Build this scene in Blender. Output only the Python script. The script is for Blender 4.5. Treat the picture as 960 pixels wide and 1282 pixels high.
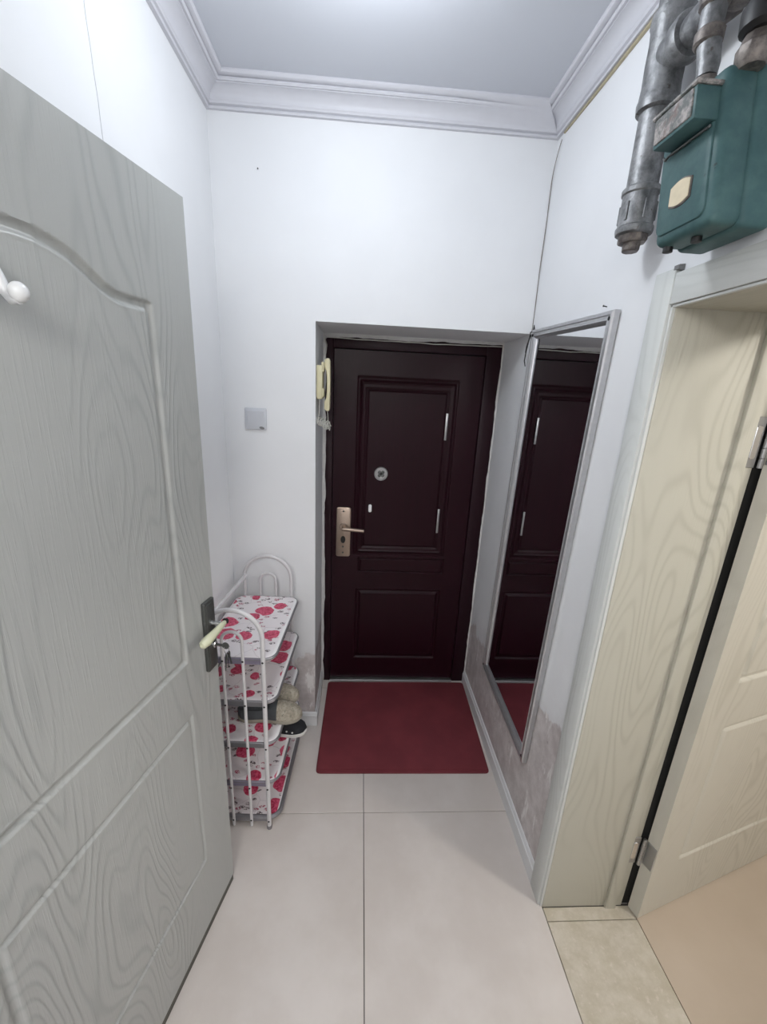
import bpy, bmesh, math, random
import numpy as np
from mathutils import Vector, Matrix, noise as mnoise

random.seed(7)
for o in list(bpy.data.objects):
    bpy.data.objects.remove(o)
SC = bpy.context.scene
COL = SC.collection
PI = math.pi

# ------------------------------------------------------------------ camera
cam_d = bpy.data.cameras.new('camera')
cam = bpy.data.objects.new('camera', cam_d)
COL.objects.link(cam)
F_PX, W_PX, H_PX = 519.466, 960, 1282
R_ = Vector((0.99768705, -0.04859466, 0.04753017))
U_ = Vector((-0.0318805, 0.2830461, 0.95857631))
F_ = Vector((0.06003492, 0.95787445, -0.28084221))
m = Matrix((R_, U_, -F_)).transposed().to_4x4()
m.translation = Vector((-0.7213, -1.90176, 1.8029))
cam.matrix_world = m
cam_d.sensor_fit = 'VERTICAL'
cam_d.sensor_height = 36.0
cam_d.sensor_width = 27.0
cam_d.lens = 36.0 * F_PX / H_PX
cam_d.clip_start = 0.02
SC.camera = cam

# ------------------------------------------------------------------ world, lamps, exposure
wd = bpy.data.worlds.new('world')
SC.world = wd
wd.use_nodes = True
wd.node_tree.nodes['Background'].inputs[0].default_value = (0.75, 0.8, 0.9, 1)
wd.node_tree.nodes['Background'].inputs[1].default_value = 0.05


def lamp(name, loc, watts, col, radius):
    ld = bpy.data.lights.new(name, 'POINT')
    ld.energy = watts
    ld.color = col
    ld.shadow_soft_size = radius
    o = bpy.data.objects.new(name, ld)
    o.location = loc
    COL.objects.link(o)
    return o


lamp('hall_lamp', (-0.74, -0.72, 2.67), 11.2, (0.90, 0.95, 1.0), 0.075)
lamp('rear_fill', (-0.95, -2.75, 2.45), 47, (1.0, 0.98, 0.94), 0.25)  # fill light added behind the camera to even out the lower walls
lamp('side_room_lamp', (1.35, -1.9, 2.5), 52, (1.0, 0.95, 0.87), 0.12)

SC.view_settings.view_transform = 'Standard'
SC.view_settings.look = 'None'
SC.view_settings.gamma = 1.0
SC.view_settings.use_curve_mapping = False
SC.view_settings.exposure = 0.0

# ------------------------------------------------------------------ helpers: materials


def srgb(r, g, b):
    f = lambda c: (c / 255 / 12.92) if c / 255 <= 0.04045 else ((c / 255 + 0.055) / 1.055) ** 2.4
    return (f(r), f(g), f(b), 1.0)


class NT:
    """tiny node-tree helper"""

    def __init__(self, name):
        self.mat = bpy.data.materials.new(name)
        self.mat.use_nodes = True
        self.t = self.mat.node_tree
        self.b = self.t.nodes['Principled BSDF']

    def n(self, typ, ins=None, **props):
        nd = self.t.nodes.new(typ)
        for k, v in props.items():
            setattr(nd, k, v)
        for k, v in (ins or {}).items():
            self.set(nd.inputs[k], v)
        return nd

    def set(self, sock, v):
        if isinstance(v, bpy.types.NodeSocket):
            self.t.links.new(v, sock)
        else:
            sock.default_value = v

    def math(self, op, a, b=None, c=None, clamp=False):
        nd = self.t.nodes.new('ShaderNodeMath')
        nd.operation = op
        nd.use_clamp = clamp
        self.set(nd.inputs[0], a)
        if b is not None:
            self.set(nd.inputs[1], b)
        if c is not None:
            self.set(nd.inputs[2], c)
        return nd.outputs[0]

    def obj(self):
        return self.n('ShaderNodeTexCoord').outputs['Object']

    def pos(self):
        return self.n('ShaderNodeNewGeometry').outputs['Position']

    def mapping(self, vec, scale=(1, 1, 1), loc=(0, 0, 0), rot=(0, 0, 0)):
        nd = self.n('ShaderNodeMapping')
        self.set(nd.inputs['Vector'], vec)
        nd.inputs['Scale'].default_value = scale
        nd.inputs['Location'].default_value = loc
        nd.inputs['Rotation'].default_value = rot
        return nd.outputs[0]

    def noise(self, vec, scale, detail=3, rough=0.55, out=0):
        nd = self.n('ShaderNodeTexNoise', {'Vector': vec, 'Scale': scale, 'Detail': detail, 'Roughness': rough})
        return nd.outputs[out]

    def smooth(self, v, lo, hi):
        nd = self.n('ShaderNodeMapRange', {'Value': v, 'From Min': lo, 'From Max': hi}, interpolation_type='SMOOTHSTEP')
        return nd.outputs[0]

    def mix(self, f, a, b):
        nd = self.n('ShaderNodeMix', data_type='RGBA')
        self.set(nd.inputs[0], f)
        self.set(nd.inputs[6], a)
        self.set(nd.inputs[7], b)
        return nd.outputs[2]

    def xyz(self, vec):
        s = self.n('ShaderNodeSeparateXYZ', {'Vector': vec})
        return s.outputs[0], s.outputs[1], s.outputs[2]

    def bump(self, h, strength, dist=0.01):
        nd = self.n('ShaderNodeBump', {'Height': h, 'Strength': strength, 'Distance': dist})
        self.t.links.new(nd.outputs[0], self.b.inputs['Normal'])

    def fin(self, color=None, rough=0.5, metal=0.0, spec=0.5, **kw):
        if color is not None:
            self.set(self.b.inputs['Base Color'], color)
        self.set(self.b.inputs['Roughness'], rough)
        self.set(self.b.inputs['Metallic'], metal)
        self.set(self.b.inputs['Specular IOR Level'], spec)
        for k, v in kw.items():
            self.set(self.b.inputs[k.replace('_', ' ')], v)
        return self.mat


def simple(name, rgb, rough=0.5, metal=0.0, spec=0.5, vary=0.06, scale=30, bump=0.0, **kw):
    k = NT(name)
    o = k.obj()
    nz = k.noise(o, scale, 3)
    c = srgb(*rgb)
    d = tuple(x * (1 - vary * 2) for x in c[:3]) + (1,)
    col = k.mix(nz, d, tuple(min(1, x * (1 + vary)) for x in c[:3]) + (1,))
    if bump:
        k.bump(nz, bump, 0.004)
    return k.fin(col, rough, metal, spec, **kw)


def wall_mat(name, peel, base=(236, 237, 239)):
    k = NT(name)
    p = k.pos()
    x, y, z = k.xyz(p)
    big = k.noise(p, 2.2, 4)
    fine = k.noise(p, 60, 3)
    c = k.mix(k.smooth(big, 0.35, 0.7), srgb(*[v - 4 for v in base]), srgb(*base))
    h = k.math('MULTIPLY', fine, 0.15)
    if peel:
        edge = k.noise(p, 3.2, 5, 0.62)
        edge2 = k.noise(p, 11, 3, 0.6)
        if peel == 'right':    # stained plaster climbs higher towards the doorway
            lim = k.math('MULTIPLY_ADD', y, -0.24, 0.56)
        else:
            lim = k.math('ADD', 0.47, 0.0)
        lim = k.math('MULTIPLY_ADD', k.math('SUBTRACT', edge, 0.5), 0.55, lim)
        lim = k.math('MULTIPLY_ADD', k.math('SUBTRACT', edge2, 0.5), 0.10, lim)
        d = k.math('SUBTRACT', lim, z)
        msk = k.smooth(d, 0.0, 0.03)
        soft = k.smooth(d, -0.12, 0.05)
        mot = k.noise(p, 14, 6, 0.7)
        str_ = k.noise(k.mapping(p, (18, 18, 5), rot=(0.5, 0, 0)), 1.0, 4, 0.65)
        pc = k.mix(k.smooth(mot, 0.3, 0.7), srgb(186, 178, 177), srgb(214, 208, 207))
        pc = k.mix(k.smooth(str_, 0.56, 0.66), pc, srgb(232, 229, 228))
        pc = k.mix(k.smooth(k.noise(p, 40, 4, 0.7), 0.63, 0.72), pc, srgb(156, 144, 142))
        c = k.mix(k.math('MULTIPLY', soft, 0.25), c, srgb(188, 184, 186))
        c = k.mix(msk, c, pc)
        h = k.math('MULTIPLY_ADD', msk, -1.6, h)
        h = k.math('MULTIPLY_ADD', k.math('MULTIPLY', msk, mot), 1.3, h)
    k.bump(h, 0.35, 0.004)
    return k.fin(c, 0.55, 0, 0.35)


def wood_mat(name, dark, light, axis='z', strength=0.5, rough=0.45, sc=1.0):
    """embossed cathedral grain: contour rings of a stretched noise"""
    k = NT(name)
    o = k.obj()
    s = {'z': (1, 1, 0.2), 'x': (0.2, 1, 1), 'y': (1, 0.2, 1)}[axis]
    v = k.mapping(o, tuple(a * sc for a in s))
    n1 = k.noise(v, 5.0, 1.5, 0.45)
    rings = k.math('SINE', k.math('MULTIPLY', n1, 165.0))
    rings = k.math('MULTIPLY_ADD', rings, 0.5, 0.5)
    amp = k.smooth(k.noise(v, 3.0, 2), 0.40, 0.62)
    s2 = tuple(220 * a if a == 1 else 9 for a in s)
    pores = k.noise(k.mapping(o, s2), 1.0, 2)
    g = k.math('MULTIPLY', k.math('POWER', rings, 3.0), amp)
    h = k.math('MULTIPLY_ADD', k.smooth(pores, 0.45, 0.75), 0.35, g)
    c = k.mix(k.math('MULTIPLY', g, 0.5), srgb(*light), srgb(*dark))
    k.bump(h, strength, 0.0012)
    return k.fin(c, rough, 0, 0.4)


M = {}
M['wall'] = wall_mat('white wall paint', None)
M['wall_back'] = wall_mat('white wall paint with peeling foot', 'left')
M['wall_right'] = wall_mat('white wall paint stained at the foot', 'right')
M['room_wall'] = wall_mat('side room paint', None, (222, 214, 200))
M['cornice'] = simple('cornice gypsum', (208, 208, 214), 0.5, vary=0.02)
M['plaster'] = simple('rough white plaster', (214, 213, 211), 0.8, vary=0.08, scale=60, bump=0.6)

k = NT('lacquered ceiling')
M['ceiling'] = k.fin(k.mix(k.noise(k.pos(), 1.5, 2), srgb(198, 201, 209), srgb(204, 207, 214)), 0.36, 0, 0.5)

k = NT('polished beige tile')
p = k.pos()
tc = k.mix(k.smooth(k.noise(p, 3.0, 5, 0.6), 0.35, 0.7), srgb(207, 199, 193), srgb(217, 210, 205))
M['tile'] = k.fin(tc, k.math('MULTIPLY_ADD', k.noise(p, 6, 4), 0.14, 0.12), 0, 0.45)
k = NT('side room tile')
p = k.pos()
M['tile_room'] = k.fin(k.mix(k.noise(p, 5, 5, 0.6), srgb(186, 170, 152), srgb(200, 185, 168)), 0.25, 0, 0.4)
M['grout'] = simple('dark grout', (84, 80, 78), 0.9)
k = NT('beige marble sill')
p = k.pos()
mc = k.mix(k.smooth(k.noise(p, 14, 6, 0.7), 0.3, 0.7), srgb(186, 177, 158), srgb(206, 198, 184))
mc = k.mix(k.math('MULTIPLY', k.smooth(k.noise(p, 45, 4, 0.7), 0.55, 0.7), 0.6), mc, srgb(216, 206, 196))
M['marble'] = k.fin(mc, 0.3, 0, 0.45)

M['wood_left'] = wood_mat('grey white embossed wood', (152, 155, 154), (173, 175, 173), 'z', 0.6, 0.36)
M['wood_right'] = wood_mat('cream white embossed wood', (178, 174, 160), (202, 198, 186), 'z', 0.42, 0.5)
M['wood_casing'] = wood_mat('white embossed casing', (196, 198, 194), (212, 214, 211), 'z', 0.25, 0.5)
M['wood_casing_y'] = wood_mat('white embossed casing across', (196, 198, 194), (212, 214, 211), 'y', 0.25, 0.5)
M['wood_jamb'] = wood_mat('cream embossed jamb', (170, 167, 153), (190, 187, 174), 'z', 0.45, 0.5)
M['wood_jamb_x'] = wood_mat('cream embossed jamb across', (170, 167, 153), (190, 187, 174), 'y', 0.35, 0.5)

k = NT('dark cherry door paint')
o_ = k.obj()
gr = k.noise(k.mapping(o_, (90, 90, 2.2)), 1.0, 4)
M['cherry'] = k.fin(k.mix(gr, srgb(32, 10, 18), srgb(42, 15, 24)), 0.34, 0, 0.16)
k = NT('dark cherry frame paint')
M['cherry_frame'] = k.fin(k.mix(k.noise(k.mapping(k.obj(), (90, 90, 2.2)), 1.0, 4), srgb(32, 15, 22), srgb(42, 19, 27)), 0.4, 0, 0.18)

M['champagne'] = simple('champagne steel', (168, 150, 136), 0.34, 0.85, vary=0.05)
M['steel'] = simple('brushed steel', (172, 172, 172), 0.32, 0.9, vary=0.06)
M['dark_steel'] = simple('dark grey steel', (104, 106, 104), 0.38, 0.75, vary=0.06)
M['chrome'] = simple('chrome', (215, 215, 215), 0.15, 1.0, vary=0.02)
M['black'] = simple('black plastic', (22, 21, 22), 0.5)
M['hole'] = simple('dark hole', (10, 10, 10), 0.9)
M['white_plastic'] = simple('white plastic', (226, 227, 228), 0.3, vary=0.02)
M['switch'] = simple('grey white switch plastic', (206, 208, 214), 0.3, vary=0.02)
M['smudge'] = simple('grey smudge', (130, 130, 130), 0.7)
M['bright_white'] = simple('bright white plastic', (252, 252, 252), 0.3, vary=0.0)
M['cream'] = simple('aged cream plastic', (222, 214, 178), 0.4, vary=0.05)
M['cream_handle'] = simple('cream lever coating', (205, 206, 178), 0.28, vary=0.05)
M['cord'] = simple('pale cord', (204, 203, 195), 0.5, vary=0.04)
M['rack'] = simple('white enamelled tube', (212, 210, 212), 0.28, vary=0.03)
M['rim'] = simple('grey metal rim', (140, 138, 142), 0.35, 0.5, vary=0.06)
M['violet_rail'] = simple('grey violet rail', (140, 132, 150), 0.4, 0.2, vary=0.1, scale=14)
M['aluminium'] = simple('aluminium frame', (190, 190, 192), 0.36, 0.75, vary=0.08, scale=60)
M['label_cream'] = simple('aged label', (222, 208, 178), 0.4, vary=0.12, scale=40)
M['rubber'] = simple('khaki rubber', (150, 144, 132), 0.7, vary=0.08)
M['white_sole'] = simple('white rubber sole', (212, 210, 208), 0.55, vary=0.04)
M['olive'] = simple('slate canvas', (74, 78, 82), 0.9, vary=0.12, scale=120, bump=0.3)
M['black_canvas'] = simple('black canvas', (28, 29, 34), 0.9, vary=0.15, scale=160, bump=0.3)
M['hair'] = simple('faint crack', (206, 206, 208), 0.7, vary=0.02)
M['door_shade'] = simple('under-door shade grey', (92, 90, 84), 0.8)  # dark grey that paints the shade beneath the left leaf
M['strip'] = simple('tan sealant', (176, 166, 140), 0.7, vary=0.12)
M['crack'] = simple('dark gap', (138, 128, 122), 0.9, vary=0.2)

k = NT('speckled khaki felt')
o_ = k.obj()
kc = k.mix(k.smooth(k.noise(o_, 60, 5, 0.7), 0.35, 0.65), srgb(142, 135, 122), srgb(176, 168, 154))
kc = k.mix(k.smooth(k.noise(o_, 110, 3), 0.58, 0.7), kc, srgb(108, 106, 98))
k.bump(k.noise(o_, 260, 3), 0.5, 0.003)
M['khaki'] = k.fin(kc, 0.95, 0, 0.2)

k = NT('red mat')
o_ = k.obj()
x, y, z = k.xyz(o_)
g1 = k.math('SINE', k.math('MULTIPLY', x, 900.0))
g2 = k.math('SINE', k.math('MULTIPLY', y, 900.0))
k.bump(k.math('MULTIPLY', g1, g2), 0.35, 0.002)
mc = k.mix(k.smooth(k.noise(o_, 5, 4), 0.35, 0.7), srgb(112, 48, 55), srgb(124, 54, 61))
mc = k.mix(k.math('MULTIPLY', k.smooth(k.noise(o_, 70, 4, 0.7), 0.62, 0.75), 0.3), mc, srgb(150, 70, 78))
M['mat'] = k.fin(mc, 0.75, 0, 0.3)

k = NT('mirror silver')
M['mirror'] = k.fin(k.mix(k.noise(k.obj(), 3, 2), (0.80, 0.82, 0.85, 1), (0.84, 0.85, 0.87, 1)), 0.015, 1.0)

k = NT('galvanised pipe')
o_ = k.obj()
pn = k.noise(o_, 28, 6, 0.7)
pc = k.mix(k.smooth(pn, 0.3, 0.7), srgb(100, 101, 103), srgb(156, 157, 158))
pc = k.mix(k.smooth(k.noise(o_, 70, 4), 0.64, 0.74), pc, srgb(92, 84, 78))
k.bump(pn, 0.5, 0.004)
M['pipe'] = k.fin(pc, k.math('MULTIPLY_ADD', pn, 0.3, 0.3), 0.55, 0.5)
k = NT('tarnished brown fitting')
o_ = k.obj()
M['tarnish'] = k.fin(k.mix(k.smooth(k.noise(o_, 40, 5, 0.7), 0.35, 0.65), srgb(84, 78, 76), srgb(134, 126, 120)), 0.5, 0.4)
k = NT('teal enamel')
o_ = k.obj()
tn = k.noise(o_, 22, 5, 0.65)
tcl = k.mix(k.smooth(tn, 0.3, 0.75), srgb(60, 90, 92), srgb(76, 106, 106))
tcl = k.mix(k.smooth(k.noise(o_, 90, 4), 0.68, 0.76), tcl, srgb(56, 68, 68))
M['teal'] = k.fin(tcl, 0.5, 0.0, 0.3)
k = NT('grimy index cover')
o_ = k.obj()
gc = k.mix(k.smooth(k.noise(o_, 45, 6, 0.75), 0.4, 0.62), srgb(88, 92, 90), srgb(168, 160, 156))
gc = k.mix(k.smooth(k.noise(o_, 24, 4, 0.6), 0.55, 0.68), gc, srgb(112, 90, 84))
M['grime'] = k.fin(gc, 0.45, 0, 0.5)

# floral shelf paper
k = NT('rose print shelf paper')
o_ = k.obj()
info = k.n('ShaderNodeObjectInfo')
rnd = info.outputs['Random']
off = k.n('ShaderNodeCombineXYZ', {0: k.math('MULTIPLY', rnd, 7.0), 1: k.math('MULTIPLY', rnd, 11.0)})
x, y, z = k.xyz(o_)
flat = k.n('ShaderNodeCombineXYZ', {0: x, 1: y, 2: 0.0})
v0 = k.n('ShaderNodeVectorMath', {0: flat.outputs[0], 1: off.outputs[0]}, operation='ADD').outputs[0]
wob = k.n('ShaderNodeTexNoise', {'Vector': v0, 'Scale': 26.0, 'Detail': 2.0})
wv = k.n('ShaderNodeVectorMath', {0: wob.outputs[1], 1: (0.5, 0.5, 0.5)}, operation='SUBTRACT').outputs[0]
wv = k.n('ShaderNodeVectorMath', {0: wv, 'Scale': 0.022}, operation='SCALE').outputs[0]
v1 = k.n('ShaderNodeVectorMath', {0: v0, 1: wv}, operation='ADD').outputs[0]
ro = k.n('ShaderNodeTexVoronoi', {'Vector': v1, 'Scale': 9.5, 'Randomness': 0.75}, voronoi_dimensions='2D')
rr, rg, rb = k.xyz(ro.outputs['Color'])
rad = k.math('MULTIPLY_ADD', rr, 0.22, 0.20)
rose = k.math('MULTIPLY', k.smooth(k.math('SUBTRACT', rad, ro.outputs['Distance']), 0.0, 0.03), k.math('GREATER_THAN', rg, 0.16))
petal = k.noise(v1, 95, 3, 0.7)
rcol = k.mix(k.smooth(petal, 0.35, 0.65), srgb(176, 34, 70), srgb(222, 100, 132))
le = k.n('ShaderNodeTexVoronoi', {'Vector': k.mapping(v1, (1, 1.7, 1), rot=(0, 0, 0.6)), 'Scale': 28.0, 'Randomness': 1.0}, voronoi_dimensions='2D')
lr, lg, lb = k.xyz(le.outputs['Color'])
leaf = k.math('MULTIPLY', k.smooth(k.math('SUBTRACT', 0.36, le.outputs['Distance']), 0.0, 0.05), k.math('GREATER_THAN', lr, 0.62))
lcol = k.mix(k.math('GREATER_THAN', lg, 0.5), srgb(104, 92, 98), srgb(176, 96, 118))
lcol = k.mix(k.math('GREATER_THAN', k.noise(v1, 150, 2), 0.52), lcol, srgb(225, 219, 219))
stem = k.n('ShaderNodeTexVoronoi', {'Vector': v1, 'Scale': 9.0}, voronoi_dimensions='2D', feature='DISTANCE_TO_EDGE')
sm = k.math('MULTIPLY', k.math('LESS_THAN', stem.outputs['Distance'], 0.012), 0.35)
base = k.mix(sm, srgb(234, 228, 230), srgb(170, 160, 166))
base = k.mix(leaf, base, lcol)
base = k.mix(rose, base, rcol)
edge = k.smooth(k.math('ABSOLUTE', x), 0.134, 0.138)
base = k.mix(edge, base, srgb(238, 236, 236))
M['floral'] = k.fin(base, 0.3, 0, 0.5)

# ------------------------------------------------------------------ helpers: geometry


class MB:
    def __init__(self):
        self.v = []
        self.f = []

    def add(self, verts, faces, mtx=None):
        n = len(self.v)
        for p in verts:
            p = Vector(p)
            self.v.append(tuple(mtx @ p) if mtx else tuple(p))
        self.f += [tuple(i + n for i in f) for f in faces]
        return self

    def frombm(self, bm, mtx=None):
        bm.verts.index_update()
        self.add([v.co.copy() for v in bm.verts], [[v.index for v in f.verts] for f in bm.faces], mtx)
        bm.free()
        return self

    def box(self, a, b, bev=0.0, seg=2, mtx=None):
        bm = bmesh.new()
        bmesh.ops.create_cube(bm, size=1)
        for v in bm.verts:
            v.co = Vector([(a[i] + b[i]) / 2 + v.co[i] * abs(b[i] - a[i]) for i in range(3)])
        if bev > 0:
            bmesh.ops.bevel(bm, geom=bm.edges[:], offset=bev, segments=seg, affect='EDGES', profile=0.5)
        return self.frombm(bm, mtx)

    def prism(self, pts, axis, a, b, bev=0.0, seg=2, mtx=None):
        """extrude a 2D outline along axis from a to b; pts in the remaining axes (in xyz order)"""
        bm = bmesh.new()
        vs = []
        for p in pts:
            c = list(p)
            c.insert(axis, a)
            vs.append(bm.verts.new(c))
        f = bm.faces.new(vs)
        r = bmesh.ops.extrude_face_region(bm, geom=[f])
        d = [0, 0, 0]
        d[axis] = b - a
        bmesh.ops.translate(bm, verts=[g for g in r['geom'] if isinstance(g, bmesh.types.BMVert)], vec=d)
        if bev > 0:
            es = [e for e in bm.edges if abs(e.verts[0].co[axis] - e.verts[1].co[axis]) < 1e-7]
            bmesh.ops.bevel(bm, geom=es, offset=bev, segments=seg, affect='EDGES', profile=0.5)
        bmesh.ops.recalc_face_normals(bm, faces=bm.faces[:])
        return self.frombm(bm, mtx)

    def tube(self, pts, r, n=12, closed=False, mtx=None):
        pts = [Vector(p) for p in pts]
        N = len(pts)
        rr = r if isinstance(r, (list, tuple)) else [r] * N
        tang = []
        for i in range(N):
            a = pts[(i - 1) % N] if closed or i > 0 else pts[i]
            b = pts[(i + 1) % N] if closed or i < N - 1 else pts[i]
            tang.append((b - a).normalized())
        t = tang[0]
        ref = Vector((0, 0, 1)) if abs(t.z) < 0.9 else Vector((1, 0, 0))
        nrm = (ref - t * ref.dot(t)).normalized()
        V, Fc = [], []
        for i in range(N):
            t = tang[i]
            nrm = (nrm - t * nrm.dot(t)).normalized()
            bn = t.cross(nrm)
            for j in range(n):
                a = 2 * PI * j / n
                V.append(pts[i] + (nrm * math.cos(a) + bn * math.sin(a)) * rr[i])
        for i in range(N if closed else N - 1):
            i2 = (i + 1) % N
            for j in range(n):
                j2 = (j + 1) % n
                Fc.append((i * n + j, i * n + j2, i2 * n + j2, i2 * n + j))
        if not closed:
            Fc.append(tuple(range(n - 1, -1, -1)))
            Fc.append(tuple((N - 1) * n + j for j in range(n)))
        return self.add(V, Fc, mtx)

    def lathe(self, prof, n=24, mtx=None):
        """prof: (radius, height) pairs revolved about local z"""
        V, Fc = [], []
        for r, h in prof:
            for j in range(n):
                a = 2 * PI * j / n
                V.append((max(r, 1e-5) * math.cos(a), max(r, 1e-5) * math.sin(a), h))
        for i in range(len(prof) - 1):
            for j in range(n):
                j2 = (j + 1) % n
                Fc.append((i * n + j, i * n + j2, (i + 1) * n + j2, (i + 1) * n + j))
        Fc.append(tuple(range(n - 1, -1, -1)))
        Fc.append(tuple((len(prof) - 1) * n + j for j in range(n)))
        return self.add(V, Fc, mtx)

    def ball(self, c, r, sc=(1, 1, 1), seg=16, mtx=None):
        bm = bmesh.new()
        bmesh.ops.create_uvsphere(bm, u_segments=seg, v_segments=seg // 2 + 2, radius=r)
        for v in bm.verts:
            v.co = Vector((c[0] + v.co.x * sc[0], c[1] + v.co.y * sc[1], c[2] + v.co.z * sc[2]))
        return self.frombm(bm, mtx)

    def build(self, name, mat, parent=None, angle=35, world=False):
        me = bpy.data.meshes.new(name)
        me.from_pydata(self.v, [], self.f)
        bm = bmesh.new()
        bm.from_mesh(me)
        bmesh.ops.recalc_face_normals(bm, faces=bm.faces[:])
        bm.to_mesh(me)
        bm.free()
        return link(name, me, mat, parent, angle, world)


def link(name, me, mat, parent=None, angle=35, world=False):
    if angle:
        me.polygons.foreach_set('use_smooth', [True] * len(me.polygons))
        me.set_sharp_from_angle(angle=math.radians(angle))
    for mm in (mat if isinstance(mat, (list, tuple)) else [mat]):
        me.materials.append(mm)
    o = bpy.data.objects.new(name, me)
    COL.objects.link(o)
    if parent is not None:
        o.parent = parent
        if world:
            o.matrix_parent_inverse = WM[parent.name].inverted()
            WM[o.name] = Matrix.Identity(4)
        else:
            WM[o.name] = WM.get(parent.name, Matrix.Identity(4)).copy()
    else:
        WM[o.name] = Matrix.Identity(4)
    return o


WM = {}


def thing(name, label, cat, mtx=None, loc=(0, 0, 0), group=None, kind=None):
    o = bpy.data.objects.new(name, None)
    o.empty_display_size = 0.05
    COL.objects.link(o)
    mt = mtx if mtx is not None else Matrix.Translation(Vector(loc))
    o.matrix_world = mt
    WM[o.name] = mt.copy()
    return tag(o, label, cat, group, kind)


def tag(o, label=None, cat=None, group=None, kind=None):
    if label:
        o['label'] = label
    if cat:
        o['category'] = cat
    if group:
        o['group'] = group
    if kind:
        o['kind'] = kind
    return o


def arc(c, r, a0, a1, n, plane='xz', y=0.0):
    out = []
    for i in range(n + 1):
        a = math.radians(a0 + (a1 - a0) * i / n)
        p, q = c[0] + r * math.cos(a), c[1] + r * math.sin(a)
        out.append({'xz': (p, y, q), 'xy': (p, q, y), 'yz': (y, p, q)}[plane])
    return out


def rrect(x0, y0, x1, y1, r, n=6):
    out = []
    for cx, cy, a in ((x1 - r, y1 - r, 0), (x0 + r, y1 - r, 90), (x0 + r, y0 + r, 180), (x1 - r, y0 + r, 270)):
        for i in range(n + 1):
            t = math.radians(a + 90 * i / n)
            out.append((cx + r * math.cos(t), cy + r * math.sin(t)))
    return out


def relief_leaf(x0, x1, z0, z1, thick, side, hfun, dx, dz):
    """a door leaf: one face is a relief grid (front plane at y=0, outward = side*y), the rest a slab"""
    nx = int(round((x1 - x0) / dx)) + 1
    nz = int(round((z1 - z0) / dz)) + 1
    xs = np.linspace(x0, x1, nx)
    zs = np.linspace(z0, z1, nz)
    X, Z = np.meshgrid(xs, zs, indexing='ij')
    Y = hfun(X, Z) * side
    co = np.stack([X, Y, Z], -1).reshape(-1, 3)
    i = np.arange(nx - 1)[:, None] * nz + np.arange(nz - 1)[None, :]
    q = np.stack([i, i + nz, i + nz + 1, i + 1], -1).reshape(-1, 4)
    if side > 0:
        q = q[:, ::-1]
    border = [a * nz for a in range(nx)] + [(nx - 1) * nz + b for b in range(1, nz)] \
        + [a * nz + nz - 1 for a in range(nx - 2, -1, -1)] + [b for b in range(nz - 2, 0, -1)]
    base = len(co)
    back = co[border].copy()
    back[:, 1] = -thick * side
    v = np.concatenate([co, back]).tolist()
    f = q.tolist()
    nb = len(border)
    for a in range(nb):
        b = (a + 1) % nb
        fc = [border[a], base + a, base + b, border[b]]
        f.append(fc if side < 0 else fc[::-1])
    bk = [base + a for a in range(nb)]
    f.append(bk[::-1] if side > 0 else bk)
    me = bpy.data.meshes.new('leaf')
    me.from_pydata(v, [], f)
    bm = bmesh.new()
    bm.from_mesh(me)
    bmesh.ops.recalc_face_normals(bm, faces=bm.faces[:])
    bm.to_mesh(me)
    bm.free()
    return me


def sd_rect(X, Z, x0, x1, z0, z1):
    """positive inside"""
    return np.minimum(np.minimum(X - x0, x1 - X), np.minimum(Z - z0, z1 - Z))


def sd_poly(X, Z, poly):
    P = np.array(poly)
    px, pz = X.ravel(), Z.ravel()
    best = np.full(px.shape, 1e9)
    inside = np.zeros(px.shape, bool)
    for i in range(len(P)):
        a, b = P[i], P[(i + 1) % len(P)]
        d = b - a
        t = np.clip(((px - a[0]) * d[0] + (pz - a[1]) * d[1]) / (d @ d + 1e-12), 0, 1)
        best = np.minimum(best, np.hypot(px - a[0] - t * d[0], pz - a[1] - t * d[1]))
        cond = (a[1] > pz) != (b[1] > pz)
        with np.errstate(divide='ignore', invalid='ignore'):
            xi = (b[0] - a[0]) * (pz - a[1]) / (b[1] - a[1] + 1e-15) + a[0]
        inside ^= cond & (px < xi)
    return np.where(inside, best, -best).reshape(X.shape)


def groove(d, w, depth):
    """moulded panel edge: a sharp step down at d=0 rising back in a curve, small bead at the end"""
    t = d / w
    pts_t = [-0.04, 0.0, 0.16, 0.30, 0.54, 0.62, 0.88, 1.0, 1.10]
    pts_h = [0, -0.1, -0.92, -1.0, -0.98, -0.85, 0.02, 0.12, 0]
    return depth * np.interp(t, pts_t, pts_h)


# ------------------------------------------------------------------ measures
XL, XR, YB = -1.323, 0.0, 0.0        # left wall, right wall, face of the end wall
D = 0.366                            # depth of the entrance recess
XP = -0.926                          # inner face of the left pier
ZH = 2.067                           # underside of the lintel
ZC, ZT = 2.757, 2.838                # lower edge of the cornice, ceiling
YN = -3.4                            # wall behind the camera
WT = 0.335                           # thickness of the right wall
JY = -0.875                          # face of the far door jamb in the right wall
JN = -1.70                           # near jamb
DH = 2.02                            # door head

# ------------------------------------------------------------------ room shell


def structure(name, mb, mat, angle=35):
    return tag(mb.build(name, mat, angle=angle), kind='structure')


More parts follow.
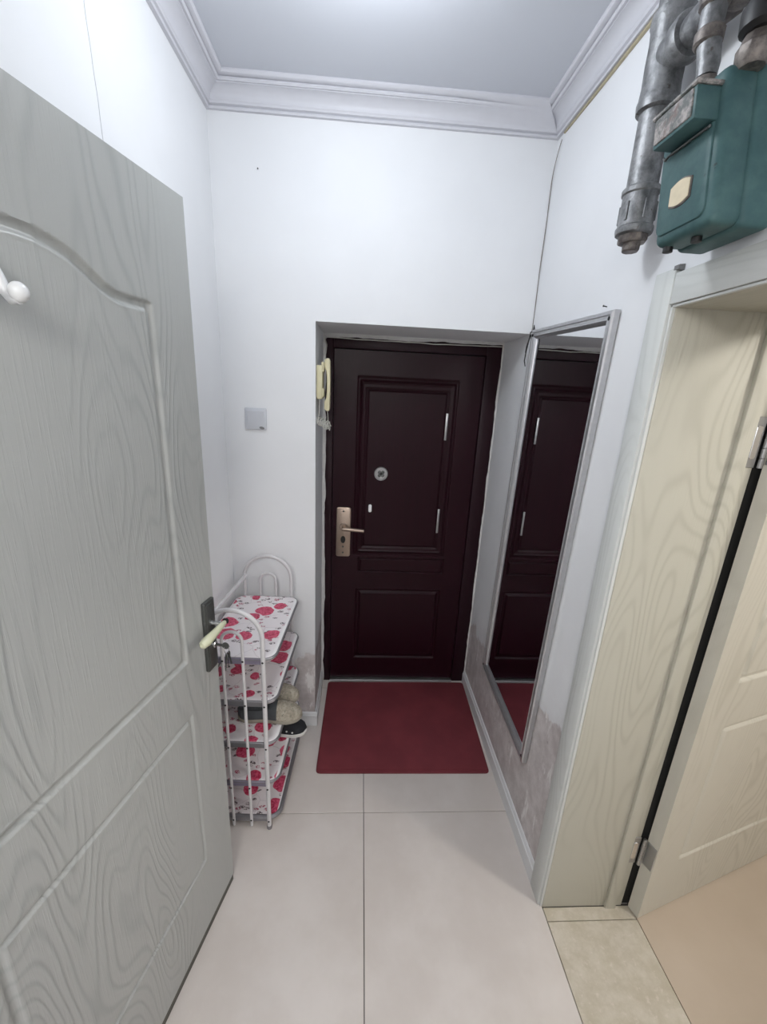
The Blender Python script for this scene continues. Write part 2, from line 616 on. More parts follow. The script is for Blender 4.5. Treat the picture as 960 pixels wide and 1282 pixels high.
structure('wall_left', MB().box((XL - 0.12, YN - 0.1, -0.05), (XL, 0.5, 2.95)), M['wall'])
wb = MB().prism([(XL, -0.05), (XP, -0.05), (XP, ZH), (XR, ZH), (XR, 2.95), (XL, 2.95)], 1, 0.0, 0.5)
structure('wall_back', wb, M['wall_back'])
wr = MB().box((XR, JY + 0.009, -0.05), (WT, 0.5, 2.95))
wr.box((XR, YN, -0.05), (WT, JN - 0.009, 2.95)).box((XR, JN - 0.009, DH + 0.01), (WT, JY + 0.009, 2.95))
structure('wall_right', wr, M['wall_right'])
structure('wall_front', MB().box((XL - 0.1, YN - 0.12, -0.05), (2.9, YN, 2.95)), M['wall'])
structure('ceiling', MB().box((XL - 0.1, YN - 0.1, ZT), (2.9, 0.55, ZT + 0.1)), M['ceiling'])
structure('rear_light_blocker', MB().box((XL, -2.10, 2.33), (XR, -1.98, 2.95)), M['wall'])  # unseen piece added to keep the rear light off the upper walls
structure('wall_side_room_far', MB().box((WT, 0.42, -0.05), (2.9, 0.5, 2.95)), M['room_wall'])
structure('wall_side_room_right', MB().box((2.8, YN, -0.05), (2.9, 0.5, 2.95)), M['room_wall'])

fl = structure('floor', MB().box((XL - 0.1, YN - 0.1, -0.06), (2.9, 0.55, -0.007)), M['grout'])
g = 0.0014


def slab(name, x0, x1, y0, y1, mat):
    o = MB().box((x0 + g, y0 + g, -0.012), (x1 - g, y1 - g, 0.0), 0.0008, 1).build(name, mat, fl, world=True)
    return o


xs = [XL - 0.02, -0.656, 0.003]
ys = [0.5, 0.291, -0.509, -1.309, -2.109, -2.909, YN]
for i in range(2):
    for j in range(6):
        slab('floor_tile', xs[i], xs[i + 1], ys[j + 1], ys[j], M['tile'])
rx = [WT + 0.003, 1.138, 1.938, 2.8]
ry = [0.42, 0.15, -0.65, -1.45, -2.25, YN]
for i in range(3):
    for j in range(5):
        slab('floor_tile', rx[i], rx[i + 1], ry[j + 1], ry[j], M['tile_room'])
for y0, y1 in ((-0.918, JY), (-1.70, -0.918)):
    tag(slab('threshold_slab', 0.003, WT + 0.003, y0, y1, M['marble']), 'beige marble slab in the right doorway')

# cornices: profile (distance from wall, height) swept along each wall with mitred ends
prof = [(0, ZC), (0.012, ZC), (0.0145, ZC + 0.005), (0.012, ZC + 0.010), (0.009, ZC + 0.0115), (0.017, ZC + 0.0145), (0.019, ZC + 0.02)]
for i in range(9):
    t = i / 8
    a = t * PI / 2
    prof.append((0.021 + 0.036 * (1 - math.cos(a)), ZC + 0.022 + 0.033 * math.sin(a)))
prof += [(0.057, ZC + 0.0575), (0.065, ZC + 0.0565), (0.069, ZC + 0.061), (0.068, ZC + 0.066), (0.064, ZC + 0.0685), (0.074, ZC + 0.068),
         (0.082, ZC + 0.070), (0.086, ZC + 0.075), (0.085, ZT + 0.004), (0, ZT + 0.004)]


def cornice(name, stations):
    mb = MB()
    n = len(prof)
    for fn in stations:
        mb.v += [fn(d, z) for d, z in prof]
    for s in range(len(stations) - 1):
        for i in range(n):
            j = (i + 1) % n
            mb.f.append((s * n + i, s * n + j, (s + 1) * n + j, (s + 1) * n + i))
    mb.f.append(tuple(range(n)))
    mb.f.append(tuple((len(stations) - 1) * n + i for i in range(n - 1, -1, -1)))
    return structure(name, mb, M['cornice'], 28)


def faded(x):      # towards the right the ridges of the back cornice are filled flat
    def fn(d, z):
        d2 = min(d, 0.03) if d > 0.03 and z > ZC + 0.03 else d
        return (x, -(d if z >= ZT else d * 0.98), z if d <= 0.035 else z - 0.0)
    return fn


def smooth_station(xf, amt):
    def fn(d, z):
        zz = z
        if d > 0.02 and z < ZT:
            target = ZC + 0.022 + (d - 0.02) / 0.066 * (ZT - ZC - 0.03)
            zz = z + (target - z) * amt
        return (xf(d), -d, zz)
    return fn


cornice('trim_1', [lambda d, z: (XL + d, YN, z), lambda d, z: (XL + d, -d, z)])
cornice('trim_2', [smooth_station(lambda d: XL + d, 0), smooth_station(lambda d: -0.42, 0),
                   smooth_station(lambda d: -0.18, 0.85), smooth_station(lambda d: XR - d, 1.0)])
cornice('trim_3', [lambda d, z: (XR - d, YN, z), lambda d, z: (XR - d, -d, z)])
# tan sealant under the right cornice and the dark gap running down the corner
mb = MB()
pth = [(-0.002, -2.0, ZC - 0.004), (-0.002, -0.9, ZC - 0.004), (-0.002, -0.5, ZC - 0.005), (-0.002, -0.25, ZC - 0.006), (-0.002, -0.06, ZC - 0.004)]
mb.tube(pth, [0.006, 0.006, 0.006, 0.005, 0.004], 8)
structure('trim_4', mb, M['strip'])
pth, rad = [], []
for i in range(24):
    t = i / 23
    z = 2.735 + (ZH + 0.004 - 2.735) * t
    pth.append((-0.0015 - 0.002 * mnoise.noise(Vector((z * 5, 1, 3))) - 0.004 * (1 - t), -0.0025 - 0.05 * max(0, 1 - t * 5) ** 2, z))
    rad.append(0.0022 + 0.001 * mnoise.noise(Vector((z * 13, 2, 3))))
structure('trim_5', MB().tube(pth, [r * 0.62 for r in rad], 6), M['crack'])


# baseboards: profile with a small cap
def baseboard(name, x0, y0, x1, y1, nx, ny, h=0.085, t=0.012):
    mb = MB()
    pr = [(0, 0), (t, 0), (t, h - 0.02), (t - 0.004, h - 0.016), (t - 0.004, h - 0.006), (t - 0.008, h), (0, h)]
    for (x, y) in ((x0, y0), (x1, y1)):
        mb.v += [(x + nx * d, y + ny * d, z) for d, z in pr]
    n = len(pr)
    for i in range(n):
        j = (i + 1) % n
        mb.f.append((i, j, n + j, n + i))
    mb.f.append(tuple(range(n)))
    mb.f.append(tuple(range(2 * n - 1, n - 1, -1)))
    return structure(name, mb, M['white_plastic'])


baseboard('baseboard_right', XR, -0.796, XR, D - 0.002, -1, 0)
baseboard('baseboard_back', XL, 0, XP + 0.012, 0, 0, -1)
baseboard('baseboard_recess', XP, 0, XP, D - 0.002, 1, 0)
baseboard('baseboard_left', XL, YN, XL, -0.013, 1, 0)

# ragged plaster strips that butt against the entrance frame
mb = MB()
n = 70
for i in range(n + 1):
    z = ZH * i / n
    w = 0.015 + 0.007 * mnoise.noise(Vector((z * 9, 0.3, 0))) + 0.004 * mnoise.noise(Vector((z * 31, 4, 0)))
    mb.v += [(XP - 0.001, D - 0.012, z), (XP + w, D - 0.006, z), (XP + w, D + 0.004, z)]
for i in range(n):
    for a in range(2):
        mb.f.append((i * 3 + a, i * 3 + a + 1, i * 3 + a + 4, i * 3 + a + 3))
structure('trim_6', mb, M['plaster'])
mb = MB()
n = 60
for i in range(n + 1):
    x = XP + (XR - XP) * i / n
    w = 0.018 + 0.006 * mnoise.noise(Vector((x * 7, 2.3, 0))) + 0.003 * mnoise.noise(Vector((x * 27, 5, 0))) - 0.006 * (i / n)
    mb.v += [(x, D - 0.012, ZH + 0.001), (x, D - 0.006, ZH - w), (x, D + 0.004, ZH - w)]
for i in range(n):
    for a in range(2):
        mb.f.append((i * 3 + a, i * 3 + a + 1, i * 3 + a + 4, i * 3 + a + 3))
structure('trim_7', mb, M['plaster'])
mb = MB()
n = 70
for i in range(n + 1):
    z = ZH * i / n
    w = 0.006 + 0.004 * mnoise.noise(Vector((z * 8, 9.3, 0))) + 0.003 * mnoise.noise(Vector((z * 29, 7, 0)))
    mb.v += [(XR + 0.001, D - 0.010, z), (XR - w, D - 0.006, z), (XR - w, D + 0.004, z)]
for i in range(n):
    for a in range(2):
        mb.f.append((i * 3 + a, i * 3 + a + 1, i * 3 + a + 4, i * 3 + a + 3))
structure('trim_8', mb, M['plaster'])
# hair crack in the left wall plaster
mb = MB()
pth = [(XL + 0.0004, -0.752 + 0.02 * t + 0.003 * mnoise.noise(Vector((t * 6, 0, 0))), 2.62 - 0.40 * t) for t in [i / 20 for i in range(21)]]
mb.tube(pth, 0.0009, 5)
structure('trim_9', mb, M['hair'])

# ------------------------------------------------------------------ entrance door (door_1)
d1 = thing('door_1', 'dark cherry entrance door with moulded panels at the end of the hall', None, loc=(-0.476, D, 0), kind='structure')


def fj(name, a, b):
    return MB().box(a, b, 0.004, 2).build(name, M['cherry_frame'], d1, world=True)


fj('frame_jamb', (XP + 0.006, D, 0), (-0.873, D + 0.11, 2.062))
fj('frame_jamb', (-0.082, D, 0), (XR - 0.001, D + 0.11, 2.062))
fj('frame_head', (-0.873, D, 2.0), (-0.082, D + 0.11, 2.062))


def h1(X, Z):
    h = np.zeros_like(X)
    # upper panel: outer and inner moulding
    h += groove(sd_rect(X, Z, -0.747, -0.207, 0.866, 1.868), 0.026, 0.008)
    d = sd_rect(X, Z, -0.747, -0.207, 0.866, 1.868)
    h += np.interp(d, [0.026, 0.034, 0.042], [0, -0.004, -0.004]) * (d > 0)
    d2 = sd_rect(X, Z, -0.70, -0.255, 0.914, 1.812)
    h += groove(d2, 0.018, 0.006)
    # narrow band
    h += groove(sd_rect(X, Z, -0.715, -0.205, 0.757, 0.850), 0.016, 0.006)
    # lower panel
    d3 = sd_rect(X, Z, -0.722, -0.207, 0.165, 0.645)
    h += groove(d3, 0.030, 0.010)
    return h


me = relief_leaf(-0.870, -0.085, 0.016, 1.996, 0.05, -1, h1, 0.0045, 0.005)
lf1 = link('leaf', me, M['cherry'], d1, 40)
lf1.location = (0.476, 0.014, 0)
WM[lf1.name] = WM[d1.name] @ Matrix.Translation((0.476, 0.014, 0))
MB().box((-0.872, D - 0.012, 0.0), (-0.085, D + 0.03, 0.012), 0.002, 1).build('sill_strip', M['steel'], d1, world=True)
YL = D + 0.014          # face of the leaf
pl = MB().prism(rrect(-0.846, 0.858, -0.764, 1.157, 0.012, 4), 1, YL, YL - 0.014, 0.004, 2).build('lock_plate', M['champagne'], d1, world=True)
lv = MB()
lv.tube([(-0.800, YL - 0.01, 1.040), (-0.800, YL - 0.052, 1.040)], 0.011, 14)
lv.tube([(-0.812, YL - 0.052, 1.0405), (-0.80, YL - 0.053, 1.041), (-0.75, YL - 0.055, 1.038), (-0.688, YL - 0.052, 1.032)], [0.010, 0.0115, 0.0105, 0.0105], 14)
lv.build('lever', M['champagne'], pl, world=True)
MB().lathe([(0.022, 0), (0.022, 0.004), (0.018, 0.008)], 20, Matrix.Translation((-0.805, YL - 0.014, 1.043)) @ Matrix.Rotation(PI / 2, 4, 'X')).build('rose', M['champagne'], pl, world=True)
MB().prism([(-0.806 + 0.014 * math.cos(a), 0.964 + 0.022 * math.sin(a)) for a in [i * PI / 10 for i in range(20)]], 1, YL - 0.010, YL - 0.0165, 0.002, 1).build('keyhole_cover', M['black'], pl, world=True)
for zz in (0.92, 0.884, 1.135):
    MB().ball((-0.806, YL - 0.0145, zz), 0.0055, (1, 0.5, 1), 10).build('screw', M['dark_steel'], pl, world=True)
mt = Matrix.Translation((-0.603, YL + 0.003, 1.356)) @ Matrix.Rotation(PI / 2, 4, 'X')
ph = MB().lathe([(0.039, 0), (0.039, 0.008), (0.036, 0.012), (0.031, 0.012), (0.029, 0.008), (0.0, 0.008)], 32, mt).build('viewer_ring', M['steel'], d1, world=True)
for q in range(4):
    a = PI / 4 + q * PI / 2
    MB().ball((-0.603 + 0.0135 * math.cos(a), YL - 0.006, 1.356 + 0.0135 * math.sin(a)), 0.0095, (1, 0.5, 1), 10).build('petal_boss', M['dark_steel'], ph, world=True)
MB().ball((-0.603, YL - 0.006, 1.356), 0.007, (1, 0.6, 1), 10).build('viewer_lens', M['black'], ph, world=True)
tag(MB().prism(rrect(-0.6655, 1.131, -0.6475, 1.177, 0.0085, 6), 1, YL, YL - 0.006, 0.0015, 1).build('keyhole_tag', M['bright_white'], d1, world=True), 'small bright white pill-shaped tag')
for z0, z1 in ((1.556, 1.70), (1.018, 1.163)):
    tag(MB().box((-0.2665, YL - 0.008, z0), (-0.2545, YL, z1), 0.002, 2).build('pull_strip', M['steel'], d1, world=True), 'slim silver strip')

# ------------------------------------------------------------------ left white door (door_2)
mA = Matrix(((-0.2228, 0.9749, 0, -1.150), (-0.9749, -0.2228, 0, -0.770), (0, 0, 1, 0), (0, 0, 0, 1)))
d2 = thing('door_2', 'grey-white wood-grain door with arched panel standing open on the left', None, mtx=mA, kind='structure')
half = [(0.129, 1.959), (0.146, 1.961), (0.175, 1.9605), (0.211, 1.961), (0.232, 1.964), (0.252, 1.971), (0.270, 1.981),
        (0.287, 1.991), (0.303, 2.000), (0.320, 2.007), (0.349, 2.015), (0.377, 2.0195), (0.40, 2.0205)]
out = half + [(0.80 - u, z) for u, z in half[-2::-1]]
poly = [(0.129, 1.056)] + out + [(0.671, 1.056)]


def white_leaf(zs=0.0):
    def fn(X, Z):
        h = groove(sd_poly(X, Z - zs, poly), 0.024, 0.0085)
        h += groove(sd_rect(X, Z - zs, 0.13, 0.67, 0.306, 0.882), 0.019, 0.007)
        return h
    return fn


me = relief_leaf(-0.010, 0.795, 0.033, 2.207, 0.040, 1, white_leaf(), 0.0035, 0.0032)
link('leaf', me, M['wood_left'], d2, 50)
MB().box((-0.008, -0.034, 0.003), (0.793, -0.0015, 0.0335), 0.001, 1).build('bottom_shade', M['door_shade'], d2)  # added strip, its dark colour stands in for the shaded gap
hp = MB().box((0.003, 0, 0.968), (0.052, 0.012, 1.196), 0.003, 2).box((0.009, 0.010, 0.976), (0.047, 0.0145, 1.188), 0.003, 2).build('handle_plate', M['dark_steel'], d2)
MB().tube([(0.027, 0.010, 1.124), (0.027, 0.046, 1.124)], [0.0075, 0.0068], 14).build('spindle', M['chrome'], hp)
lv = MB().tube([(0.014, 0.049, 1.125), (0.022, 0.051, 1.126), (0.040, 0.052, 1.126), (0.065, 0.053, 1.125), (0.090, 0.052, 1.1225), (0.112, 0.050, 1.119), (0.126, 0.047, 1.116), (0.131, 0.045, 1.115)],
               [0.004, 0.0075, 0.009, 0.0105, 0.0125, 0.0140, 0.011, 0.004], 14)
lv.build('lever', M['cream_handle'], hp)
MB().tube([(0.012, 0.046, 1.124), (0.004, 0.050, 1.122)], [0.009, 0.008], 12).build('lever_cap', M['black'], hp)
MB().lathe([(0.010, 0), (0.010, 0.010), (0.008, 0.012)], 16, Matrix.Translation((0.027, 0.012, 1.052)) @ Matrix.Rotation(-PI / 2, 4, 'X')).build('lock_cylinder', M['chrome'], hp)

# keys in that lock
kmat = mA @ Matrix.Translation((0.027, 0.024, 1.052))
ky = thing('key_bunch', 'small dark bunch of keys hanging from the lock of the left white door', 'keys', mtx=kmat)
kb = MB().box((-0.0012, 0.0, -0.004), (0.0012, 0.022, 0.004)).lathe([(0.011, -0.0012), (0.011, 0.0012)], 16, Matrix.Translation((0, 0.030, 0)) @ Matrix.Rotation(PI / 2, 4, 'Y'))
kb.build('inserted_key', M['dark_steel'], ky)
MB().tube([(0.011 * math.sin(a), 0.032 + 0.004 * math.cos(a), -0.012 - 0.012 * math.cos(a)) for a in [i * 2 * PI / 20 for i in range(20)]], 0.0012, 6, closed=True).build('ring', M['chrome'], ky)
for dx, tilt in ((-0.006, 0.25), (0.004, -0.2), (0.0, 0.05)):
    mk = Matrix.Translation((dx, 0.034, -0.024)) @ Matrix.Rotation(tilt, 4, 'Y') @ Matrix.Rotation(0.6 + dx * 60, 4, 'Z')
    kk = MB()
    kk.prism([(0.009 * math.cos(a), -0.010 + 0.011 * math.sin(a)) for a in [i * PI / 8 for i in range(16)]], 1, -0.0011, 0.0011, 0, mtx=mk)
    kk.prism([(-0.0035, -0.018), (-0.0035, -0.050), (0, -0.054), (0.0035, -0.050), (0.0022, -0.046), (0.0035, -0.042), (0.002, -0.038), (0.0035, -0.034), (0.0035, -0.018)], 1, -0.001, 0.001, 0, mtx=mk)
    kk.build('key', M['dark_steel'] if dx else M['black'], ky)

# adhesive hook on that door
hk = thing('wall_hook', 'white plastic ball-tipped hook stuck on the left white door', 'hook', mtx=mA @ Matrix.Translation((0.492, 0.001, 1.93)))
MB().prism(rrect(-0.022, -0.045, 0.022, 0.045, 0.018, 6), 1, 0.0, 0.006, 0.002, 2).build('back_plate', M['white_plastic'], hk)
for s in (-1, 1):
    pts = [(s * 0.006, 0.004, 0.030), (s * 0.010, 0.014, 0.028), (s * 0.016, 0.024, 0.014), (s * 0.020, 0.030, -0.006), (s * 0.022, 0.034, -0.022), (s * 0.023, 0.040, -0.030), (s * 0.024, 0.050, -0.028)]
    pr_ = MB().tube(pts, [0.009, 0.0085, 0.008, 0.0075, 0.007, 0.007, 0.008], 12).build('prong', M['white_plastic'], hk)
    MB().ball((s * 0.0245, 0.052, -0.020), 0.0125, (1, 1, 1.1), 18).build('ball_tip', M['white_plastic'], pr_)

# ------------------------------------------------------------------ right doorway: casing, jamb lining, leaf (door_3)
d3 = thing('door_3', 'cream wood-grain door standing open into the room on the right', None, loc=(0.18, -1.28, 0), kind='structure')


def dp(name, mat, *boxes, bev=0.002):
    for a, b in boxes:
        MB().box(a, b, bev, 2).build(name, mat, d3, world=True)


dp('casing_side', M['wood_casing'], ((-0.013, -0.866, 0), (0.001, -0.797, 2.105)))
dp('casing_side', M['wood_casing'], ((-0.013, JN - 0.078, 0), (0.001, JN - 0.009, 2.105)))
dp('casing_head', M['wood_casing_y'], ((-0.011, JN - 0.009, DH + 0.007), (0.001, -0.866, DH + 0.074)))
dp('casing_bead', M['wood_casing'], ((-0.006, -0.8725, 0), (0.004, -0.8665, DH + 0.006)), ((-0.006, JN + 0.0015, 0), (0.004, JN - 0.006, DH + 0.006)),
   ((-0.006, JN, DH + 0.0005), (0.004, -0.8665, DH + 0.006)), bev=0.001)
dp('jamb_lining', M['wood_jamb'], ((0.002, JY, 0), (0.304, JY + 0.012, DH + 0.01)))
dp('gap_shade', M['hole'], ((0.304, JY + 0.004, 0.004), (WT + 0.004, JY + 0.014, DH + 0.01)))  # black strip painting the shade in the gap beside the hinges
dp('jamb_lining', M['wood_jamb'], ((0.002, JN - 0.012, 0), (0.322, JN, DH + 0.01)))
dp('head_lining', M['wood_jamb_x'], ((0.002, JN, DH), (0.322, JY, DH + 0.012)))
dp('door_stop', M['wood_jamb'], ((0.236, JY - 0.011, 0), (0.275, JY + 0.002, DH)), ((0.236, JN - 0.002, 0), (0.275, JN + 0.011, DH)), bev=0.003)
dp('head_stop', M['wood_jamb_x'], ((0.236, JN, DH - 0.011), (0.275, JY, DH + 0.002)), bev=0.003)
dp('casing_room_side', M['wood_casing'], ((WT - 0.001, JN - 0.07, 0), (WT + 0.012, JN + 0.002, 2.10)))
MB().prism([(-0.014, 2.100), (-0.014, 2.109), (0.0, 2.111), (0.0, 2.098)], 1, -0.876, -0.860).build('casing_peg', M['smudge'], d3, world=True)

uL = Vector((0.96, 0.28, 0))
mL = Matrix(((0.96, -0.28, 0, 0.337), (0.28, 0.96, 0, -0.919), (0, 0, 1, 0), (0, 0, 0, 1)))
me = relief_leaf(0.0, 0.80, 0.006, 2.006, 0.040, -1, white_leaf(-0.060), 0.006, 0.005)
lr = link('leaf', me, M['wood_right'], d3, 50)
lr.matrix_parent_inverse = WM[d3.name].inverted()
lr.matrix_basis = mL
WM[lr.name] = mL
for z0, z1 in ((0.226, 0.346), (1.655, 1.785)):
    hg = MB().box((0.275, JY - 0.0035, z0), (0.304, JY + 0.001, z1), 0.001, 1).build('hinge', M['steel'], d3, world=True)
    kp = []
    for q in range(5):
        zz, hh = z0 + (z1 - z0) * q / 5, (z1 - z0) / 5
        kp += [(0.0045, zz), (0.0062, zz + 0.001), (0.0062, zz + hh - 0.001), (0.0045, zz + hh)]
    MB().lathe(kp, 12, Matrix.Translation((0.313, -0.884, 0))).build('knuckle', M['steel'], hg, world=True)
    MB().box((-0.0025, 0.004, z0 + 0.01), (0.0005, 0.036, z1 - 0.01), 0.0008, 1, mL).build('hinge_leaf', M['steel'], hg, world=True)
    MB().prism(rrect(0.281, z0 + 0.022, 0.298, z1 - 0.022, 0.006, 4), 1, JY - 0.0055, JY - 0.002, 0.001, 1).build('slot_plate', M['chrome'], hg, world=True)

# ------------------------------------------------------------------ mirror leaning on hooks on the right wall
mm = Matrix.Translation((-0.003, -0.326, 1.222)) @ Matrix.Rotation(math.radians(2.05), 4, 'X') @ Matrix.Rotation(math.radians(-0.15), 4, 'Z')
mr = thing('wall_mirror', 'tall narrow silver-framed mirror hung on the right wall', 'mirror', mtx=mm)
MW, MH, BW = 0.300, 0.842, 0.036


def bar(vert, s):
    mb = MB()
    # cross-section across the bar: (offset from outer edge, projection into the room)
    pr = [(0, 0), (0, 0.016), (0.004, 0.021), (0.012, 0.021), (0.014, 0.018), (0.022, 0.018), (0.026, 0.020), (0.032, 0.016), (BW, 0.010), (BW, 0)]
    st = []
    for e in (-1, 1):
        row = []
        for o_, pj in pr:
            if vert:
                row.append((-pj, s * (MW - o_), e * (MH - o_)))
            else:
                row.append((-pj, e * (MW - o_), s * (MH - o_)))
        st.append(row)
    mb.v = st[0] + st[1]
    n = len(pr)
    for i in range(n):
        j = (i + 1) % n
        mb.f.append((i, j, n + j, n + i))
    mb.f.append(tuple(range(n)))
    mb.f.append(tuple(range(2 * n - 1, n - 1, -1)))
    return mb.build('frame_bar', M['aluminium'], mr, 20)


bars = [bar(True, 1), bar(True, -1), bar(False, 1), bar(False, -1)]
MB().box((-0.0075, -MW + 0.02, -MH + 0.02), (-0.003, MW - 0.02, MH - 0.02)).build('glass', M['mirror'], mr, angle=0)
for yy, zz in ((-1, 1), (-1, -1), (1, 1), (1, -1)):
    MB().lathe([(0.006, 0), (0.006, 0.002), (0.004, 0.003)], 12, Matrix.Translation((-0.0195, yy * (MW - 0.016), zz * (MH - 0.022))) @ Matrix.Rotation(-PI / 2, 4, 'Y')).build('screw', M['black'], mr)
tag(MB().tube([(-0.012, 0.300, 0.842), (-0.026, 0.297, 0.832), (-0.030, 0.292, 0.80), (-0.032, 0.300, 0.76), (-0.028, 0.316, 0.72), (-0.016, 0.330, 0.70)], 0.0022, 8)
    .tube([(-0.010, 0.300, 0.838), (-0.020, 0.313, 0.815), (-0.024, 0.322, 0.78), (-0.022, 0.330, 0.755)], 0.003, 8)
    .tube([(-0.010, 0.296, 0.840), (-0.014, 0.300, 0.860), (-0.010, 0.310, 0.862), (-0.008, 0.318, 0.845), (-0.012, 0.320, 0.81)], 0.002, 8).build('hanging_wire', M['black'], mr), 'twisted black wire at the top corner')
nl = MB().tube([(0.004, -0.572, 2.074), (-0.010, -0.572, 2.076)], 0.0016, 8).lathe([(0.0028, 0), (0.0028, 0.002)], 10, Matrix.Translation((-0.010, -0.572, 2.076)) @ Matrix.Rotation(-PI / 2, 4, 'Y')).build('nail', M['black'])
tag(nl, 'small dark nail just above the mirror top near its right corner', 'nail')
nl = MB().tube([(-1.144, 0.006, 2.586), (-1.144, -0.003, 2.587)], 0.0013, 8).lathe([(0.0022, 0), (0.0022, 0.002)], 10, Matrix.Translation((-1.144, -0.003, 2.587)) @ Matrix.Rotation(PI / 2, 4, 'X')).build('nail', M['black'])
tag(nl, 'tiny nail in the white end wall under the cornice, high up left', 'nail')

# ------------------------------------------------------------------ door mat
mtth = thing('door_mat', 'dark red rectangular rubber mat in front of the entrance door', 'mat', loc=(-0.457, 0.013, 0))
oc = [(-0.889, -0.315), (-0.030, -0.320), (-0.012, 0.345), (-0.880, 0.343)]


def rounded(poly, r, n=5):
    out = []
    L = len(poly)
    for i in range(L):
        p = Vector(poly[i])
        a = (Vector(poly[i - 1]) - p).normalized()
        b = (Vector(poly[(i + 1) % L]) - p).normalized()
        for q in range(n + 1):
            t = q / n
            out.append(tuple(p + a * r * (1 - t) ** 2 + b * r * t ** 2))
    return out


MB().prism(rounded(oc, 0.022), 2, 0.0006, 0.008, 0.003, 2).build('base', M['mat'], mtth, world=True)
ic = [(-0.884, -0.298), (-0.035, -0.303), (-0.018, 0.338), (-0.874, 0.336)]
MB().prism(rounded(ic, 0.018), 2, 0.006, 0.0115, 0.002, 2).build('pile', M['mat'], mtth, world=True)

# ------------------------------------------------------------------ shoe rack
rk_m = Matrix.Translation((-1.166, -0.565, 0)) @ Matrix.Rotation(-0.045, 4, 'Z')
rk = thing('shoe_rack', 'white tubular five-tier shoe rack with rose-print shelves behind the left door', 'shoe rack', mtx=rk_m)
RL = 0.50
for e, yy in enumerate((0.0, RL)):
    ef = MB()
    s = 0.111
    ef.tube([(s, yy, 0.004), (s, yy, 0.92)] + arc((0, 0.92), s, 0, 180, 22, 'xz', yy)[1:] + [(-s, yy, 0.004)], 0.0088, 14)
    fr = ef.build('end_frame', M['rack'], rk)
    MB().tube([(0.037, yy, 0.012), (0.037, yy, 0.906)] + arc((0, 0.906), 0.037, 0, 180, 14, 'xz', yy)[1:] + [(-0.037, yy, 0.012)], 0.0060, 12).build('inner_arch', M['rack'], fr)
    for xx in (-s, s):
        MB().lathe([(0.0098, 0.0), (0.0105, 0.003), (0.0105, 0.016), (0.0092, 0.018)], 14, Matrix.Translation((xx, yy, 0))).build('foot_cap', M['rim'], fr)
    if e == 0:
        for z in (0.822, 0.626, 0.424, 0.219, 0.045):
            for xx, rr in ((s, 0.0088), (-s, 0.0088), (0.037, 0.006), (-0.037, 0.006)):
                MB().ball((xx, yy - rr, z), 0.0042, (1, 0.5, 1), 8).build('bolt', M['black'], fr)
MB().tube([(-0.100, -0.004, 0.965), (-0.104, RL / 2, 0.945), (-0.106, RL + 0.004, 0.925)], 0.0085, 12).build('side_rail', M['rack'], rk)
for i, z in enumerate((0.822, 0.632, 0.434, 0.236, 0.045)):
    x0, x1, y0, y1 = -0.140, 0.148, 0.012, RL - 0.012
    rim = MB()
    ol = rrect(x0, y0, x1, y1, 0.045, 8)
    rim.tube([(x, y, z) for x, y in ol], 0.0065 if i < 4 else 0.010, 10, closed=True)
    rim.tube([(x0 + 0.05, y0 + 0.16, z - 0.004), (x1 - 0.05, y0 + 0.16, z - 0.004)], 0.004, 8).tube([(x0 + 0.05, y0 + 0.32, z - 0.004), (x1 - 0.05, y0 + 0.32, z - 0.004)], 0.004, 8)
    sh = rim.build('shelf', M['rim'], rk)
    MB().box((x0 + 0.045, y0 - 0.006, z - 0.020), (x1 - 0.045, y0 + 0.003, z + 0.0055), 0.002, 1).build('front_rail', M['violet_rail'] if i in (0, 3) else M['rim'], sh)
    # printed liner: rounded sheet, sagging a little and folded over the rim
    bm = bmesh.new()
    rings = []
    for fsc, dz in ((1.0, -0.010), (1.012, -0.002), (1.0, 0.006), (0.965, 0.0085), (0.90, 0.0055), (0.6, 0.003), (0.25, 0.002)):
        ring = []
        cx, cy = (x0 + x1) / 2, (y0 + y1) / 2
        for (x, y) in rrect(x0, y0, x1, y1, 0.045, 8):
            ex = x - cx
            ey = y - cy
            # inset by equal distance rather than by scale near the edge
            wob = 0.0012 * mnoise.noise(Vector((x * 22, y * 22, i * 3.1)))
            ring.append(bm.verts.new((cx + ex * fsc, cy + ey * (fsc if fsc < 0.95 else 1 + (fsc - 1) * 0.58), z + dz + wob * (1 if fsc < 1 else 0))))
        rings.append(ring)
    for a in range(len(rings) - 1):
        n = len(rings[a])
        for q in range(n):
            bm.faces.new((rings[a][q], rings[a][(q + 1) % n], rings[a + 1][(q + 1) % n], rings[a + 1][q]))
    bm.faces.new(rings[-1])
    MB().frombm(bm).build('liner', M['floral'], sh, 50)


